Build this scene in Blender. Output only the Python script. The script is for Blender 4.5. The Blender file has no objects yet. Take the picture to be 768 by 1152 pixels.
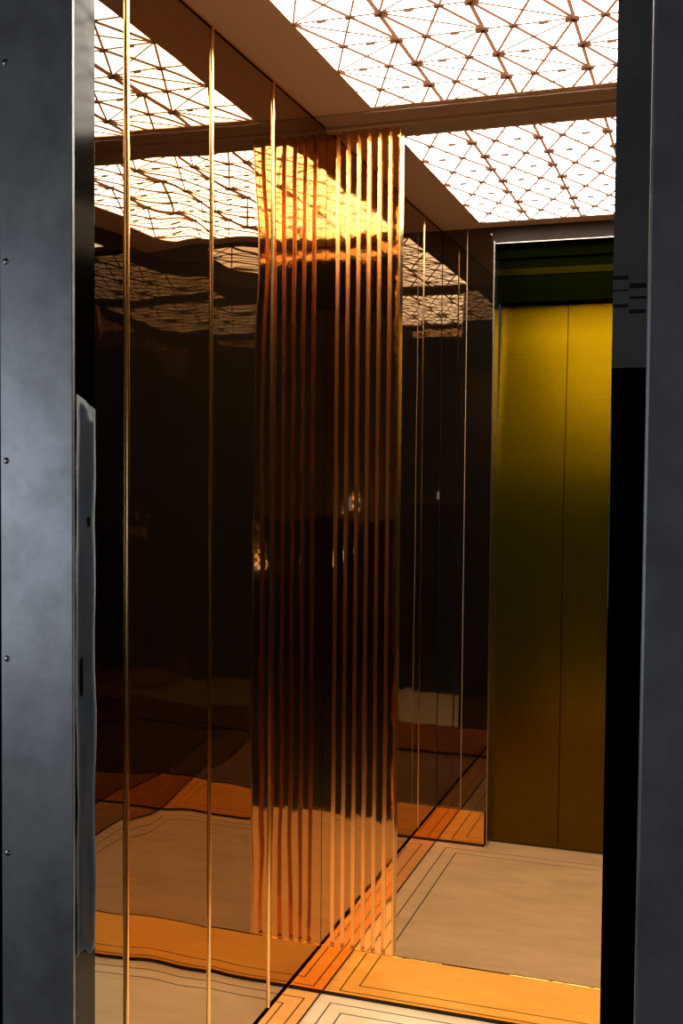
import bpy, bmesh, math, random
from mathutils import Vector, noise
random.seed(7)
S = bpy.context.scene
C = S.collection

# ---------------------------------------------------------------- dimensions (metres)
H = 2.40                       # car ceiling
XL, XR = -1.018, 0.25          # left and right wall planes
YF, YM, YB = 1.40, 2.85, 4.19  # front wall, middle cross frame, back wall
KICK = 0.139                   # kick plate height

# ---------------------------------------------------------------- materials
def nt(name):
    m = bpy.data.materials.new(name); m.use_nodes = True
    t = m.node_tree
    return m, t, t.nodes['Principled BSDF']

def L(t, a, b): t.links.new(a, b)

def metal(name, col, rough=0.05, bump=0.0, scale=(2, 2, 1), dirt=0.0, fine=0.0, metallic=1.0, coat=0.0):
    m, t, p = nt(name)
    p.inputs['Base Color'].default_value = (*col, 1)
    p.inputs['Metallic'].default_value = metallic
    p.inputs['Roughness'].default_value = rough
    if coat:
        p.inputs['Coat Weight'].default_value = coat; p.inputs['Coat IOR'].default_value = 1.65
        p.inputs['Coat Roughness'].default_value = 0.02
    tc = t.nodes.new('ShaderNodeTexCoord')
    last = None
    if bump:
        oi = t.nodes.new('ShaderNodeObjectInfo')
        mp = t.nodes.new('ShaderNodeMapping'); mp.inputs['Scale'].default_value = scale
        L(t, tc.outputs['Object'], mp.inputs['Vector'])
        ad = t.nodes.new('ShaderNodeVectorMath'); ad.operation = 'ADD'
        sc = t.nodes.new('ShaderNodeVectorMath'); sc.operation = 'SCALE'
        sc.inputs[0].default_value = (31, 17, 23)
        L(t, oi.outputs['Random'], sc.inputs['Scale'])
        L(t, mp.outputs['Vector'], ad.inputs[0]); L(t, sc.outputs[0], ad.inputs[1])
        n = t.nodes.new('ShaderNodeTexNoise'); n.inputs['Scale'].default_value = 1.0
        n.inputs['Detail'].default_value = 1.0
        L(t, ad.outputs[0], n.inputs['Vector'])
        b = t.nodes.new('ShaderNodeBump'); b.inputs['Strength'].default_value = 1.0
        b.inputs['Distance'].default_value = bump
        L(t, n.outputs['Fac'], b.inputs['Height'])
        last = b
    if fine:
        n2 = t.nodes.new('ShaderNodeTexNoise'); n2.inputs['Scale'].default_value = 38
        L(t, tc.outputs['Object'], n2.inputs['Vector'])
        b2 = t.nodes.new('ShaderNodeBump'); b2.inputs['Distance'].default_value = fine
        L(t, n2.outputs['Fac'], b2.inputs['Height'])
        if last: L(t, last.outputs['Normal'], b2.inputs['Normal'])
        last = b2
    if last: L(t, last.outputs['Normal'], p.inputs['Normal'])
    if dirt:
        n = t.nodes.new('ShaderNodeTexNoise'); n.inputs['Scale'].default_value = 9
        n.inputs['Detail'].default_value = 6; n.inputs['Roughness'].default_value = 0.65
        L(t, tc.outputs['Object'], n.inputs['Vector'])
        r = t.nodes.new('ShaderNodeValToRGB')
        r.color_ramp.elements[0].position = 0.33; r.color_ramp.elements[1].position = 0.58
        k = 1 - dirt
        r.color_ramp.elements[0].color = (col[0]*k, col[1]*k, col[2]*k, 1)
        r.color_ramp.elements[1].color = (*col, 1)
        L(t, n.outputs['Fac'], r.inputs['Fac']); L(t, r.outputs['Color'], p.inputs['Base Color'])
    return m

def emit(name, col, k):
    m = bpy.data.materials.new(name); m.use_nodes = True; t = m.node_tree
    t.nodes.clear()
    e = t.nodes.new('ShaderNodeEmission'); o = t.nodes.new('ShaderNodeOutputMaterial')
    e.inputs['Color'].default_value = (*col, 1); e.inputs['Strength'].default_value = k
    L(t, e.outputs[0], o.inputs[0])
    return m

def stone(name, c1, c2, line, rect, offs, hw):
    """polished marble with two dark inlaid border lines running parallel to the slab edge"""
    m, t, p = nt(name)
    tc = t.nodes.new('ShaderNodeTexCoord')
    mp = t.nodes.new('ShaderNodeMapping'); mp.inputs['Rotation'].default_value = (0, 0, 0.25)
    mp.inputs['Scale'].default_value = (1.6, 5.0, 1)
    L(t, tc.outputs['Object'], mp.inputs['Vector'])
    n = t.nodes.new('ShaderNodeTexNoise'); n.inputs['Scale'].default_value = 2.2
    n.inputs['Detail'].default_value = 8; n.inputs['Roughness'].default_value = 0.62
    n.inputs['Distortion'].default_value = 1.1
    L(t, mp.outputs['Vector'], n.inputs['Vector'])
    r = t.nodes.new('ShaderNodeValToRGB')
    r.color_ramp.elements[0].position = 0.36; r.color_ramp.elements[1].position = 0.62
    r.color_ramp.elements[0].color = (*c2, 1); r.color_ramp.elements[1].color = (*c1, 1)
    L(t, n.outputs['Fac'], r.inputs['Fac'])
    sep = t.nodes.new('ShaderNodeSeparateXYZ'); L(t, tc.outputs['Object'], sep.inputs[0])
    def mth(op, a, b=None):
        k = t.nodes.new('ShaderNodeMath'); k.operation = op
        for i, v in enumerate((a, b)):
            if v is None: continue
            if isinstance(v, (int, float)): k.inputs[i].default_value = v
            else: L(t, v, k.inputs[i])
        return k.outputs[0]
    x0, x1, y0, y1 = rect
    d = mth('MINIMUM', mth('MINIMUM', mth('SUBTRACT', sep.outputs[0], x0), mth('SUBTRACT', x1, sep.outputs[0])),
            mth('MINIMUM', mth('SUBTRACT', sep.outputs[1], y0), mth('SUBTRACT', y1, sep.outputs[1])))
    f = None
    for o in offs:
        g = mth('LESS_THAN', mth('ABSOLUTE', mth('SUBTRACT', d, o)), hw)
        f = g if f is None else mth('MAXIMUM', f, g)
    mx = t.nodes.new('ShaderNodeMix'); mx.data_type = 'RGBA'
    L(t, f, mx.inputs['Factor']); L(t, r.outputs['Color'], mx.inputs['A'])
    mx.inputs['B'].default_value = (*line, 1)
    L(t, mx.outputs['Result'], p.inputs['Base Color'])
    p.inputs['Roughness'].default_value = 0.45
    p.inputs['Specular IOR Level'].default_value = 0.25
    return m

BRONZE = (0.39, 0.245, 0.118)
M = {}
M['bronze'] = metal('bronze mirror', BRONZE, 0.012, 0.0042, (1, 2.2, 2.6), metallic=0.991)
M['bronze_calm'] = metal('bronze mirror flat', BRONZE, 0.012, 0.0022, (1, 2.0, 2.4), metallic=0.991)
M['bronze_dark'] = metal('dark bronze mirror', (0.15, 0.115, 0.08), 0.02, 0.002, (1, 2.0, 2.4), metallic=0.97)
M['smoke'] = metal('grey mirror', (0.34, 0.27, 0.19), 0.012, 0.003, (1, 2.2, 2.6))
M['copper'] = metal('copper mirror', (0.95, 0.50, 0.115), 0.03, 0.0008, (2, 2, 2))
M['groove'] = metal('copper groove', (0.96, 0.55, 0.21), 0.2, coat=1.0)
M['flute'] = metal('copper flute', (0.94, 0.48, 0.14), 0.04, 0.0018, (6, 6, 5), fine=0.00012, coat=1.0)
M['gold'] = metal('gold trim', (0.95, 0.62, 0.25), 0.16)
M['gap'] = metal('brown shadow gap', (0.03, 0.012, 0.005), 0.7, metallic=0.0)
M['dark'] = metal('dark recess', (0.012, 0.009, 0.007), 0.6, metallic=0.0)
M['ceil'] = metal('brown ceiling metal', (0.78, 0.52, 0.38), 0.42, metallic=0.2)
M['beam'] = metal('brown beam metal', (0.55, 0.37, 0.27), 0.38, metallic=0.4)
def lattice_mat():
    m = bpy.data.materials.new('brown translucent lattice'); m.use_nodes = True; t = m.node_tree; t.nodes.clear()
    d = t.nodes.new('ShaderNodeBsdfTranslucent'); d.inputs['Color'].default_value = (0.23, 0.15, 0.11, 1)  # translucence added to lighten the bars, standing in for bloom
    e = t.nodes.new('ShaderNodeBsdfDiffuse'); e.inputs['Color'].default_value = (0.05, 0.03, 0.02, 1)
    a = t.nodes.new('ShaderNodeAddShader'); o = t.nodes.new('ShaderNodeOutputMaterial')
    L(t, d.outputs[0], a.inputs[0]); L(t, e.outputs[0], a.inputs[1]); L(t, a.outputs[0], o.inputs[0])
    return m
M['lattice'] = lattice_mat()
M['trimdark'] = metal('lintel metal', (0.036, 0.022, 0.016), 0.8, metallic=0.0)
M['diff'] = emit('light diffuser', (1.0, 0.90, 0.74), 12.0)
M['cream'] = stone('cream marble', (0.88, 0.76, 0.54), (0.80, 0.64, 0.40), (0.05, 0.03, 0.015),
                   (XL, XR, YF, YM), (0.045, 0.090), 0.0021)
M['tan'] = stone('tan marble', (0.47, 0.275, 0.125), (0.39, 0.22, 0.095), (0.07, 0.04, 0.02),
                 (XL, XR, YM, YB), (0.055, 0.105), 0.0024)
M['steel'] = metal('grey jamb steel', (0.34, 0.35, 0.37), 0.45, dirt=0.32, metallic=0.6)
M['black'] = metal('polished black steel', (0.013, 0.013, 0.014), 0.1, 0.004, (6, 6, 3))
M['rivet'] = metal('rivet', (0.5, 0.5, 0.46), 0.35)
M['dash'] = metal('black mark', (0.01, 0.01, 0.012), 0.7, metallic=0.0)
M['frame'] = metal('door frame steel', (0.40, 0.36, 0.33), 0.25)
M['landing'] = metal('landing wall', (0.05, 0.05, 0.052), 0.8, metallic=0.0)
M['lobby'] = metal('lobby floor', (0.03, 0.03, 0.03), 0.6, metallic=0.0)

def door_metal(name, gold, green, rough, mixf):
    m, t, p = nt(name)
    p.inputs['Base Color'].default_value = (*gold, 1); p.inputs['Metallic'].default_value = 1
    p.inputs['Roughness'].default_value = rough
    tc = t.nodes.new('ShaderNodeTexCoord')
    mp = t.nodes.new('ShaderNodeMapping'); mp.inputs['Scale'].default_value = (3, 3, 260)
    L(t, tc.outputs['Object'], mp.inputs['Vector'])
    n = t.nodes.new('ShaderNodeTexNoise'); n.inputs['Scale'].default_value = 1
    L(t, mp.outputs['Vector'], n.inputs['Vector'])
    b = t.nodes.new('ShaderNodeBump'); b.inputs['Distance'].default_value = 0.00012
    L(t, n.outputs['Fac'], b.inputs['Height']); L(t, b.outputs['Normal'], p.inputs['Normal'])
    d = t.nodes.new('ShaderNodeBsdfDiffuse'); d.inputs['Color'].default_value = (*green, 1)
    mx = t.nodes.new('ShaderNodeMixShader'); mx.inputs[0].default_value = mixf
    o = t.nodes['Material Output']
    L(t, p.outputs[0], mx.inputs[1]); L(t, d.outputs[0], mx.inputs[2]); L(t, mx.outputs[0], o.inputs[0])
    return m
M['door'] = door_metal('green gold door', (0.17, 0.095, 0.0008), (0.012, 0.024, 0.0), 0.27, 0.25)
M['header'] = door_metal('dark green header', (0.002, 0.0021, 0.0001), (0.0014, 0.002, 0.0), 0.3, 0.5)
M['header_gold'] = door_metal('gold header edge', (0.012, 0.009, 0.0004), (0.002, 0.002, 0.0), 0.25, 0.4)

def film_mat():
    m, t, p = nt('blue grey film')
    p.inputs['Base Color'].default_value = (0.065, 0.085, 0.115, 1)
    p.inputs['Roughness'].default_value = 0.35
    p.inputs['Specular IOR Level'].default_value = 0.2
    return m
M['film'] = film_mat()
M['greyfilm'] = metal('grey film', (0.21, 0.205, 0.20), 0.4, dirt=.3, metallic=0.0)

# ---------------------------------------------------------------- mesh helpers
def obj(name, bm, mat, parent=None, origin=None, smooth=False):
    """link bm (given in world coordinates) as one mesh object with its origin at its base"""
    vs = [v.co for v in bm.verts]
    if origin is None:
        if parent is not None:
            origin = Vector((0, 0, 0)) if parent.parent is None else Vector((0, 0, 0))
            origin = world_of(parent)
        else:
            origin = Vector(((min(v.x for v in vs)+max(v.x for v in vs))/2,
                             (min(v.y for v in vs)+max(v.y for v in vs))/2, min(v.z for v in vs)))
    origin = Vector(origin)
    for v in bm.verts: v.co -= origin
    bmesh.ops.recalc_face_normals(bm, faces=bm.faces)
    me = bpy.data.meshes.new(name); bm.to_mesh(me); bm.free()
    if smooth:
        for f in me.polygons: f.use_smooth = True
    me.materials.append(mat)
    o = bpy.data.objects.new(name, me); C.objects.link(o)
    if parent is not None:
        o.parent = parent; o.location = origin - world_of(parent)
    else:
        o.location = origin
    return o

def world_of(o):
    p = Vector(o.location)
    while o.parent is not None:
        o = o.parent; p += Vector(o.location)
    return p

def thing(name, loc, label, cat, group=None):
    o = bpy.data.objects.new(name, None); C.objects.link(o)
    o.empty_display_size = 0.1; o.location = loc
    return tag(o, label, cat, group)

def tag(o, label, cat, group=None):
    o['label'] = label; o['category'] = cat
    if group: o['group'] = group
    return o

def struct(name, bm, mat, label=None):
    o = obj(name, bm, mat); o['kind'] = 'structure'
    if label: o['label'] = label
    return o

def box(bm, x0, x1, y0, y1, z0, z1, bev=0.0):
    g = bmesh.ops.create_cube(bm, size=1.0)
    vs = g['verts']
    for v in vs:
        v.co = Vector((x0 if v.co.x < 0 else x1, y0 if v.co.y < 0 else y1, z0 if v.co.z < 0 else z1))
    if bev:
        es = list({e for v in vs for e in v.link_edges})
        bmesh.ops.bevel(bm, geom=es, offset=bev, segments=2, affect='EDGES', profile=0.5)
    return bm

def B(*a, **k):
    return box(bmesh.new(), *a, **k)

def strip(bm, p, q, w, z0, z1):
    """flat bar between two ceiling points"""
    p, q = Vector(p), Vector(q); d = (q-p).normalized(); n = Vector((-d.y, d.x))*w/2
    c = [p+n, p-n, q-n, q+n]
    lo = [bm.verts.new((v.x, v.y, z0)) for v in c]; hi = [bm.verts.new((v.x, v.y, z1)) for v in c]
    bm.faces.new(lo); bm.faces.new(hi[::-1])
    for i in range(4):
        bm.faces.new((lo[i], lo[(i+1) % 4], hi[(i+1) % 4], hi[i]))

def halfround(x, y, r, z0, z1, axis):
    """half-round trim bead standing on a wall; axis = direction it bulges to"""
    bm = bmesh.new(); n = 10; rows = []
    for z in (z0, z1):
        row = []
        for i in range(n+1):
            a = math.pi*i/n - math.pi/2
            u, w = r*math.sin(a), r*0.9*math.cos(a)
            if axis == 'x': row.append(bm.verts.new((x+w, y+u, z)))
            else: row.append(bm.verts.new((x+u, y-w, z)))
        rows.append(row)
    for i in range(n):
        bm.faces.new((rows[0][i], rows[0][i+1], rows[1][i+1], rows[1][i]))
    bm.faces.new((rows[0][0], rows[1][0], rows[1][n], rows[0][n]))
    bm.faces.new(rows[0]); bm.faces.new(rows[1])
    return bm

# ---------------------------------------------------------------- room shell
struct('floor_front', B(XL-.05, XR+.05, YF-.06, YM+.004, -.05, 0), M['cream'])
struct('floor_back', B(XL-.05, XR+.05, YM+.004, YB+.21, -.05, 0), M['tan'])
# marble shaders work in object space: put those two origins at the world origin
for n in ('floor_front', 'floor_back'):
    o = bpy.data.objects[n]; d = Vector(o.location)
    for v in o.data.vertices: v.co += d
    o.location = (0, 0, 0)

struct('wall_left', B(XL-.06, XL-.007, YF, YB+.21, 0, H+.05), M['dark'])
struct('wall_right', B(XR, XR+.06, YF, YB+.21, 0, H+.05), M['bronze_dark'])
o = struct('baseboard_right', B(XR-.006, XR, YF, YB, .014, KICK), M['bronze_calm'])

PX0, PX1 = -0.854, 0.083
P1 = (1.56, 2.722); P2 = (2.989, 4.105)
bm = bmesh.new()
zc0, zc1 = H, H+.04
for (x0, x1, y0, y1) in ((XL-.06, PX0, YF, YB+.21), (PX1, XR+.06, YF, YB+.21), (PX0, PX1, YF, P1[0]),
                         (PX0, PX1, P1[1], P2[0]), (PX0, PX1, P2[1], YB+.21)):
    box(bm, x0, x1, y0, y1, zc0, zc1)
struct('ceiling', bm, M['ceil'])
struct('wall_ceiling_void', B(XL-.06, XR+.06, YF, YB+.21, H+.09, H+.11), M['dark']).name = 'ceiling_upper'

# ceiling crossbeam between the two light panels
cb = thing('ceiling_crossbeam', (-.385, YM, H), 'brown metal beam crossing the ceiling between the two glowing light panels', 'beam')
obj('beam_plate', B(XL, XR, YM-.105, YM+.105, H-.006, H-.0005, bev=.001), M['beam'], cb)
obj('beam_rib', B(XL, XR, YM-.022, YM+.012, H-.016, H-.006, bev=.002), M['beam'], cb)

# front wall beside the opening, inner faces only seen in reflections
struct('wall_front', B(XL-.06, -.905, YF-.04, YF+.008, 0, H+.05), M['bronze_calm'])
struct('wall_front_right', B(-.045, XR+.06, YF+.02, YF+.03, 0, H+.05), M['bronze_calm'])
struct('wall_front_lintel', B(-.905, -.045, YF-.04, YF+.008, 2.33, H+.05), M['bronze_calm'])

# back wall: recess carcass behind the mirror returns
DX0, DX1, DZ, DY = -0.812, -0.352, 2.335, 4.26
bm = bmesh.new()
box(bm, XL-.06, DX0-.012, YB+.006, YB+.14, 0, H+.05)
box(bm, DX1+.012, XR+.06, YB+.006, YB+.14, 0, H+.05)
box(bm, DX0-.012, DX1+.012, YB+.006, YB+.21, DZ+.012, H+.05)
box(bm, DX0-.012, DX1+.012, YB+.195, YB+.21, 0, H+.05)
struct('wall_back', bm, M['dark'])
struct('trim_1', B(DX0-.012, DX1+.012, YB-.002, YB+.006, DZ+.005, H), M['trimdark'])

# ---------------------------------------------------------------- left wall mirror panels
def tilted(bm, ang_z, ang_y, piv):
    from mathutils import Matrix
    Rm = Matrix.Rotation(ang_z, 3, 'Z') @ Matrix.Rotation(ang_y, 3, 'Y')
    for v in bm.verts: v.co = Rm @ (v.co - piv) + piv
    return bm

spec = [
 (1.412, 1.770, 'smoke', 'narrow mirror panel against the left door jamb', 0.0),
 (1.770, 2.125, 'bronze', 'bronze mirror panel between the first and second gold strips', 0.0),
 (2.125, 2.462, 'bronze', 'bronze mirror panel between the second and third gold strips', 0.0),
 (2.462, 2.8455, 'bronze', 'bronze mirror panel beside the fluted copper pilaster on the left wall', 0.0),
 (3.575, 3.905, 'bronze_calm', 'dark bronze mirror panel between the fluted pilaster edge and the thin upright strip', 0.0),
 (3.905, 4.186, 'bronze_calm', 'narrow dark mirror panel in the far left corner, right of the thin upright strip', 0.0),
]
for i, (y0, y1, mk, lab, a) in enumerate(spec):
    bm = B(XL-.006, XL, y0+.0008, y1-.0008, KICK+.002, H-.004, bev=.0008)
    o = obj('mirror_panel', bm, M[mk]); tag(o, lab, 'mirror panel', 'mirror panels on the walls')
struct('wall_left_cladding', B(XL-.006, XL, 2.8625, 3.574, KICK+.002, H-.004), M['bronze_calm'])
for (x0, x1, lab) in ((XL+.001, -.921, 'mirror panel on the back wall touching the far left corner'),
                      (-.919, DX0-.006, 'slim mirror panel on the back wall beside the green door frame'),):
    o = obj('mirror_panel', B(x0, x1, YB, YB+.006, KICK+.002, H-.004, bev=.0008), M['bronze_dark'])
    tag(o, lab, 'mirror panel', 'mirror panels on the walls')
struct('wall_back_right', B(DX1+.012, XR, YB, YB+.006, KICK+.002, H-.004), M['bronze_dark'])

for (y, r, lab) in ((1.772, .0062, 'upright gold strip nearest the left door jamb, brightest of the row'),
                    (2.125, .005, 'upright gold strip in the middle of the left mirror wall'),
                    (2.462, .005, 'upright gold strip on the left mirror wall nearest the fluted pilaster'),
                    (3.905, .0032, 'thin upright gold strip on the far mirror wall right of the pilaster')):
    o = obj('joint_strip', halfround(XL, y, r, KICK+.003, H-.004, 'x'), M['gold'], smooth=False)
    tag(o, lab, 'trim strip', 'gold strips between mirror panels')
o = obj('joint_strip', halfround(-.920, YB, .0012, KICK+.003, H-.004, 'y'), M['beam'])
tag(o, 'hairline strip on the back wall between far corner and door frame', 'trim strip', 'gold strips between mirror panels')
o = obj('top_rail', B(XL-.006, XL+.004, YF+.012, YB, H-.006, H-.0005), M['gold'])
tag(o, 'thin gold rail along the top of the left mirror wall', 'trim rail')

# ---------------------------------------------------------------- kick plates
def kick(bm_args, lab, axis):
    x0, x1, y0, y1 = bm_args
    o = obj('kick_plate', B(x0, x1, y0, y1, .012, KICK, bev=.0008), M['copper'])
    return tag(o, lab, 'kick plate', 'copper kick plates')
kick((XL-.004, XL+.006, YF+.012, YM-.006), 'copper kick plate along the foot of the front left wall', 'x')
kick((XL+.001, XR, YM-.0065, YM+.0005), 'copper kick plate standing across the middle of the floor', 'y')
kick((XL-.004, XL+.006, YM+.006, YB), 'copper kick plate along the far left wall behind the pilaster', 'x')
kick((XL+.006, DX0-.012, YB-.006, YB+.004), 'short copper kick plate on the back wall left of the green door', 'y')
struct('baseboard_back_right', B(DX1+.012, XR-.006, YB-.006, YB+.004, .012, KICK), M['copper'])
struct('shadow_gap_left', B(XL-.006, XL+.003, YF+.012, YB, 0, .012), M['gap'])  # these three dark strips stand for shade in the gap under the kick plates
struct('shadow_gap_middle', B(XL, XR, YM-.004, YM+.004, 0, .012), M['gap'])
struct('shadow_gap_back', B(XL, DX0-.012, YB-.003, YB+.006, 0, .012), M['gap'])

# ---------------------------------------------------------------- fluted pilaster
pil = thing('fluted_pilaster', (-.915, YM, KICK), 'fluted polished copper pilaster standing between the two halves of the car', 'pilaster')
px0, px1, n, pitch = XL, -.812, 7, .0296
front, deep = YM-.004, YM+.010
obj('core', B(px0, px1, deep, deep+.012, KICK, H-.012), M['groove'], pil)
obj('back_plate', B(px0, px1, deep+.012, deep+.018, KICK, H-.012), M['bronze_dark'], pil)
for k in range(n):
    x1 = px1 - k*pitch
    x0 = x1-.0185 if k < n-1 else px0
    fo = obj('flute', B(x0, x1, front, deep, KICK+.001, H-.014, bev=.0009), M['flute'], pil)
    fo.data.materials.append(M['groove'])
    for pl in fo.data.polygons:
        if abs(pl.normal.x) > .5: pl.material_index = 1
obj('edge_strip', B(px1, px1+.004, front-.002, deep+.018, KICK, H-.012, bev=.0012), M['gold'], pil)
cap = obj('cap', B(px0, px1+.004, front+.003, deep+.018, H-.012, H-.0065), M['beam'], pil)

# ---------------------------------------------------------------- light panels
def light_panel(y0, y1, near, lab):
    t = thing('ceiling_light_panel', ((PX0+PX1)/2, (y0+y1)/2, H), lab, 'ceiling light', 'latticed light panels in the ceiling')
    obj('diffuser', B(PX0-.004, PX1+.004, y0-.002, y1+.002, H+.003, H+.009), M['diff'], t)
    W, P = 0.1874, 0.2870
    ref = 2.746 if near else 2*YM-2.746
    zl0, zl1 = H-.002, H+.0022
    dg = bmesh.new(); th = bmesh.new()
    def clip(p, q):
        (ax, ay), (bx, by) = p, q
        t0, t1 = 0.0, 1.0
        for lo, hi, a, b in ((PX0, PX1, ax, bx), (y0, y1, ay, by)):
            d = b-a
            if abs(d) < 1e-9:
                if a < lo or a > hi: return None
                continue
            u, v = (lo-a)/d, (hi-a)/d
            if u > v: u, v = v, u
            t0, t1 = max(t0, u), min(t1, v)
        if t1-t0 < 1e-3: return None
        return (ax+(bx-ax)*t0, ay+(by-ay)*t0), (ax+(bx-ax)*t1, ay+(by-ay)*t1)
    clips = []
    for s in range(5):
        xa, xb = PX0+W*s, PX0+W*(s+1)
        if s == 4: xb = PX1
        # alternate phase on the two sides of every strip
        la = ref + (P/2 if s % 2 == 0 else 0) + (P/4 if False else 0)
        for k in range(-10, 11):
            ya = ref + P*k
            for sg in (1, -1):
                c = clip((xa, ya+P/2*0), (xb, ya+sg*1.5*P))
                if c: strip(dg, *c, .0045, zl0, zl1)
                c = clip((xa, ya), (xb, ya+sg*.5*P))
                if c: strip(th, *c, .0017, zl0+.001, zl1)
            c = clip((xa, ya), (xb, ya))
            if c: strip(th, *c, .0017, zl0+.001, zl1)
            c = clip((xa, ya+P/2), (xb, ya+P/2))
            if c: strip(th, *c, .0017, zl0+.001, zl1)
            for f in (1/3., 2/3.):
                xm, ym = xa+(xb-xa)*f, ya+P/2
                if y0+.02 < ym < y1-.02: clips.append((xm, ym, .010, .0045))
                if y0+.02 < ym-P/2 < y1-.02: clips.append((xm, ym-P/2, .010, .0045))
    obj('diagonal_lattice', dg, M['lattice'], t)
    obj('wire_lattice', th, M['lattice'], t)
    mk = bmesh.new()
    for (x, y, a, b) in clips:
        strip(mk, (x-a, y), (x+a, y), b, zl0-.002, zl1)
    obj('crossing_marks', mk, M['lattice'], t)
    for s in range(1, 5):
        x = PX0+W*s
        if x > PX1-.02: continue
        obj('seam_bar', strip_bm((x, y0), (x, y1), .0068, zl0-.002, zl1), M['lattice'], t)
        for k in range(-10, 11):
            y = ref + P/2*k
            if y0+.02 < y < y1-.02:
                bm = bmesh.new(); c = x + (.004 if k % 2 == 0 else -.004)
                # bow-tie clip
                for sx in (-1, 1):
                    lo = [bm.verts.new((c+sx*u, y+v, zl0-.003)) for u, v in ((0, .004), (.013, .0072), (.015, 0), (.013, -.0072), (0, -.004))]
                    hi = [bm.verts.new((v.co.x, v.co.y, zl1)) for v in lo]
                    bm.faces.new(lo); bm.faces.new(hi)
                    for i in range(5): bm.faces.new((lo[i], lo[(i+1) % 5], hi[(i+1) % 5], hi[i]))
                obj('clip', bm, M['lattice'], t)
    return t
def strip_bm(*a):
    bm = bmesh.new(); strip(bm, *a); return bm
def frame_bm(x0, x1, y0, y1, w, z0, z1):
    bm = bmesh.new()
    box(bm, x0-w, x0, y0-w, y1+w, z0, z1); box(bm, x1, x1+w, y0-w, y1+w, z0, z1)
    box(bm, x0, x1, y0-w, y0, z0, z1); box(bm, x0, x1, y1, y1+w, z0, z1)
    return bm
light_panel(*P1, True, 'nearer glowing white ceiling panel with dark triangular lattice')
light_panel(*P2, False, 'farther glowing white ceiling panel, beyond the brown crossbeam')

# ---------------------------------------------------------------- back door
door = thing('elevator_door', ((DX0+DX1)/2, DY, 0), 'closed green gold brushed metal elevator door at the back of the car', 'elevator door')
SX = -.548
def leaf(x0, x1, z0, z1, n=90):
    # sheet-metal skin with an upper bend added to lower the lamp reflection
    bm = bmesh.new(); off = []; y = 0.0
    for i in range(n+1):
        z = z0+(z1-z0)*i/n
        sl = .085*min(1, max(0, (z-1.25)/.25)) - max(0, .10*(z-2.0)/.11)
        y += sl*(z1-z0)/n; off.append((z, y))
    top = max(v for _, v in off)
    f = [(bm.verts.new((x0, DY+.0+v, z)), bm.verts.new((x1, DY+v, z))) for z, v in off]
    for a, b in zip(f, f[1:]):
        bm.faces.new((a[0], a[1], b[1], b[0]))
    yb = DY+top+.02
    g = [(bm.verts.new((x0, DY+v, z)), bm.verts.new((x1, DY+v, z)), bm.verts.new((x1, yb, z)), bm.verts.new((x0, yb, z))) for z, v in off]
    for a, b in zip(g, g[1:]):
        for k in (1, 2, 3):
            bm.faces.new((a[k], a[(k+1) % 4], b[(k+1) % 4], b[k]))
    bm.faces.new(g[0]); bm.faces.new(g[-1][::-1])
    return bm
for a, b in ((DX0, SX-.0015), (SX+.0015, DX1)):
    o = obj('door_leaf', leaf(a, b, .006, 2.118), M['door'], door)
    for k, pl in enumerate(o.data.polygons): pl.use_smooth = k < 90
hd = obj('header', B(DX0, DX1, DY-.012, DY+.08, 2.120, 2.222, bev=.001), M['header'], door)
obj('header_ledge', B(DX0, DX1, DY-.018, DY+.02, 2.222, 2.230, bev=.001), M['header_gold'], hd)
obj('header_face', B(DX0, DX1, DY-.008, DY+.02, 2.230, 2.250, bev=.001), M['header_gold'], hd)
obj('header_groove', B(DX0, DX1, DY, DY+.02, 2.250, 2.288), M['header'], hd)
obj('header_top', B(DX0, DX1, DY-.020, DY+.02, 2.288, DZ-.001, bev=.001), M['header'], hd)
fr = thing('door_frame', ((DX0+DX1)/2, YB, 0), 'slim bright steel frame around the green door', 'door frame')
obj('jamb', B(DX0-.006, DX0-.0005, YB-.004, YB+.09, .001, DZ+.012, bev=.001), M['frame'], fr)
obj('jamb', B(DX1+.0005, DX1+.006, YB-.004, YB+.09, .001, DZ+.012, bev=.001), M['frame'], fr)
obj('head', B(DX0, DX1, YB-.004, YB+.09, DZ, DZ+.005, bev=.001), M['frame'], fr)

# ---------------------------------------------------------------- landing side: jamb plates
jp = thing('jamb_plate', (-.915, 1.34, 0), 'scuffed grey steel jamb plate with rivets at the left edge of the opening', 'jamb plate')
obj('plate', B(-.974, -.8545, 1.338, 1.345, 0, 2.5, bev=.0012), M['steel'], jp)
for z in (0.344, 0.626, 0.909, 1.194, 1.480, 1.764, 2.044, 2.326):
    bm = bmesh.new()
    bmesh.ops.create_uvsphere(bm, u_segments=14, v_segments=8, radius=.0048)
    for v in bm.verts: v.co = Vector((v.co.x-.9640, v.co.y*.6+1.338, v.co.z+z))
    obj('rivet', bm, M['rivet'], jp, smooth=True)
o = obj('door_jamb', B(-.902, -.8555, 1.3455, YF-.001+.0, 0, 2.5, bev=.001), M['black'])
tag(o, 'polished black door jamb behind the left riveted plate', 'door jamb'); lj = o
o = obj('door_jamb', B(-.124, -.046, YF, YF+.018, 0, 2.5, bev=.001), M['black'])
tag(o, 'polished black door jamb strip at the right side of the opening', 'door jamb')
bj = o
for (x0, x1, z, h) in ((-.1235, -.106, 1.708, .005), (-.104, -.084, 1.697, .006), (-.1235, -.106, 1.694, .002),
                       (-.104, -.084, 1.684, .003), (-.1235, -.106, 1.674, .004), (-.104, -.084, 1.666, .005)):
    obj('mark', B(x0, x1, YF-.0016, YF-.0010, z, z+h), M['dash'], bj)  # small black dashes in two staggered columns
o = obj('jamb_plate', B(-.079, .12, 1.338, 1.36, 0, 2.5, bev=.004), M['steel'])
tag(o, 'plain dark grey steel jamb plate at the right edge of the opening', 'jamb plate')
struct('wall_landing', B(-2.6, -.985, 1.36, 1.395, 0, 2.6), M['landing'])
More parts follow.
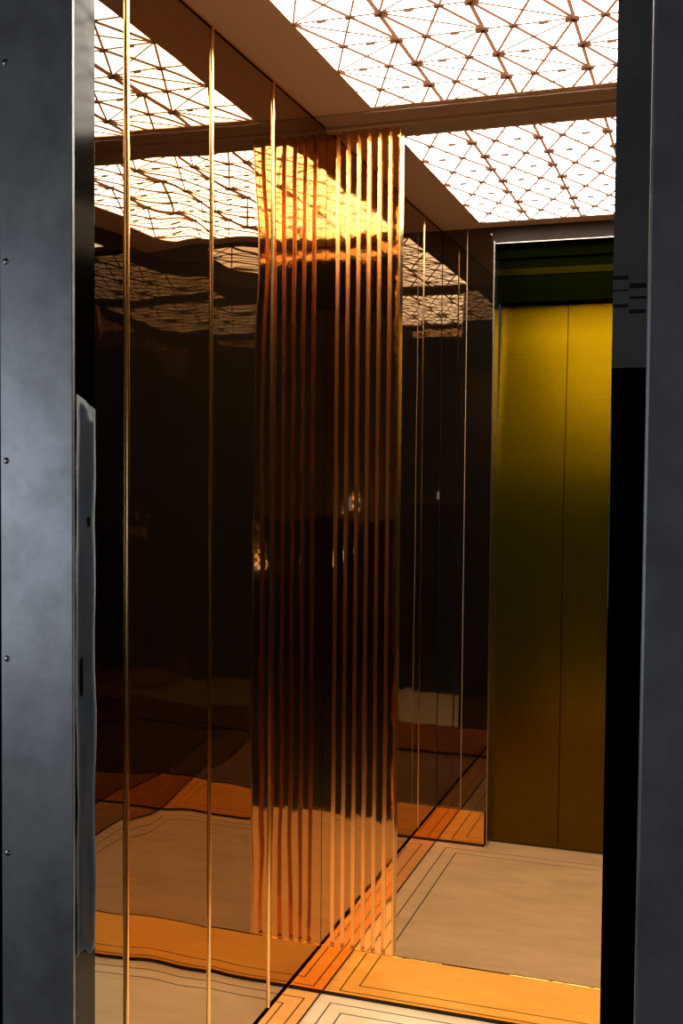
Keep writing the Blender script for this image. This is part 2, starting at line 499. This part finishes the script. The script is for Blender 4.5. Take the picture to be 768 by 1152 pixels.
struct('wall_landing_right', B(.12, 2.2, 1.36, 1.395, 0, 2.6), M['landing'])
struct('wall_landing_top', B(-.985, .12, 1.36, 1.395, 2.5, 2.6), M['landing'])
struct('floor_lobby', B(-2.6, 2.2, -2.2, YF-.06, -.05, 0), M['lobby'])
M['plaster'] = metal('olive grey plaster', (0.42, 0.40, 0.26), 0.8, metallic=0.0)
struct('wall_lobby_lower', B(-2.6, 2.2, -2.24, -2.2, 0, 1.1), M['dark'])
struct('wall_lobby_upper', B(-2.6, 2.2, -2.24, -2.2, 1.1, 2.6), M['plaster'])
struct('wall_lobby_right', B(2.2, 2.24, -2.24, 1.36, 0, 2.6), M['dark'])
struct('wall_lobby_left', B(-2.64, -2.6, -2.24, 1.36, 0, 2.6), M['dark'])
struct('ceiling_lobby', B(-2.64, 2.24, -2.24, 1.36, 2.6, 2.64), M['dark'])

# peeling protective film on the left jamb
bm = bmesh.new(); NZ, NX = 60, 5; grid = []
for i in range(NZ+1):
    row = []
    for j in range(NX+1):
        u, v = j/NX, i/NZ
        z = .765 + v*(1.575-.765) - (0.02*u if v > .97 else 0)
        y = 1.3465 + u*.0495
        w = noise.noise(Vector((u*1.5, v*7, 3.1)))
        x = -.8535 + .0035*w + .002*noise.noise(Vector((u*6+v*9, v*4, 8)))
        row.append(bm.verts.new((max(x, -.8552), y, z + (.008*math.sin(u*6) if v < .02 else 0))))
    grid.append(row)
for i in range(NZ):
    for j in range(NX):
        bm.faces.new((grid[i][j], grid[i][j+1], grid[i+1][j+1], grid[i+1][j]))
bmesh.ops.solidify(bm, geom=bm.faces[:], thickness=.0004)
o = obj('protective_film', bm, M['film'], lj, smooth=True); o['label'] = 'bluish grey peeling protective film'

o = obj('protective_film', B(-.1238, -.080, YF-.0010, YF-.0001, 1.60, 2.498), M['greyfilm'], bj); o['label'] = 'dull grey protective film with black dashes'

# ---------------------------------------------------------------- light outside and camera
w = bpy.data.worlds.new('World'); S.world = w; w.use_nodes = True
bg = w.node_tree.nodes['Background']
bg.inputs['Color'].default_value = (0.78, 0.86, 1.0, 1); bg.inputs['Strength'].default_value = 0.035
def area(name, loc, tgt, sx, sy, e, col):
    l = bpy.data.lights.new(name, 'AREA'); l.shape = 'RECTANGLE'; l.size = sx; l.size_y = sy
    l.energy = e; l.color = col
    o = bpy.data.objects.new(name, l); C.objects.link(o); o.location = loc
    o.rotation_euler = (Vector(tgt)-Vector(loc)).to_track_quat('-Z', 'Y').to_euler()
area('jamb_fill_left', (-2.2, -.1, 1.35), (-.6, 1.35, 1.4), .5, .7, 8.5, (.84, .91, 1))  # added light out of view, brightens the left jamb plate
area('jamb_fill_right', (2.0, -.1, 1.25), (-.05, 1.34, 1.2), .5, .6, 8.5, (.84, .91, 1))  # second added fill, unseen, for the right jamb plate
M['speck'] = emit('lit pane', (1, 1, .9), 2.5)
bm = bmesh.new()
for (x, z, w_, h_) in ((1.30, .66, .05, .07), (1.37, .72, .07, .12), (1.46, .74, .06, .10), (1.38, .95, .04, .07), (.55, 1.16, .03, .10), (-.1, 1.25, .03, .05)):
    box(bm, x, x+w_, -2.2, -2.19, z, z+h_)
struct('lobby_speck_1', bm, M['speck'])  # added unseen emitters that put bright specks in the copper flutes

cam = bpy.data.cameras.new('camera'); co = bpy.data.objects.new('camera', cam); C.objects.link(co)
f, yaw, pitch, roll, zc = 1233.2, .3276, -.0393, .0084, 1.4723
cam.sensor_fit = 'VERTICAL'; cam.sensor_height = 36; cam.lens = f*36/1152
cam.clip_start = .01
from mathutils import Matrix
Rz = Matrix.Rotation(yaw, 3, 'Z'); Rx = Matrix.Rotation(math.pi/2+pitch, 3, 'X'); Rr = Matrix.Rotation(roll, 3, 'Z')
co.matrix_world = Matrix.Translation((0, 0, zc)) @ (Rz @ Rx @ Rr).to_4x4()
S.camera = co

S.view_settings.view_transform = 'Standard'; S.view_settings.look = 'None'
S.view_settings.exposure = 0; S.view_settings.gamma = 1; S.view_settings.use_curve_mapping = False
S.cycles.max_bounces = 16; S.cycles.glossy_bounces = 14; S.cycles.diffuse_bounces = 4
S.cycles.use_denoising = True
S.cycles.caustics_reflective = True
S.cycles.blur_glossy = 0.3
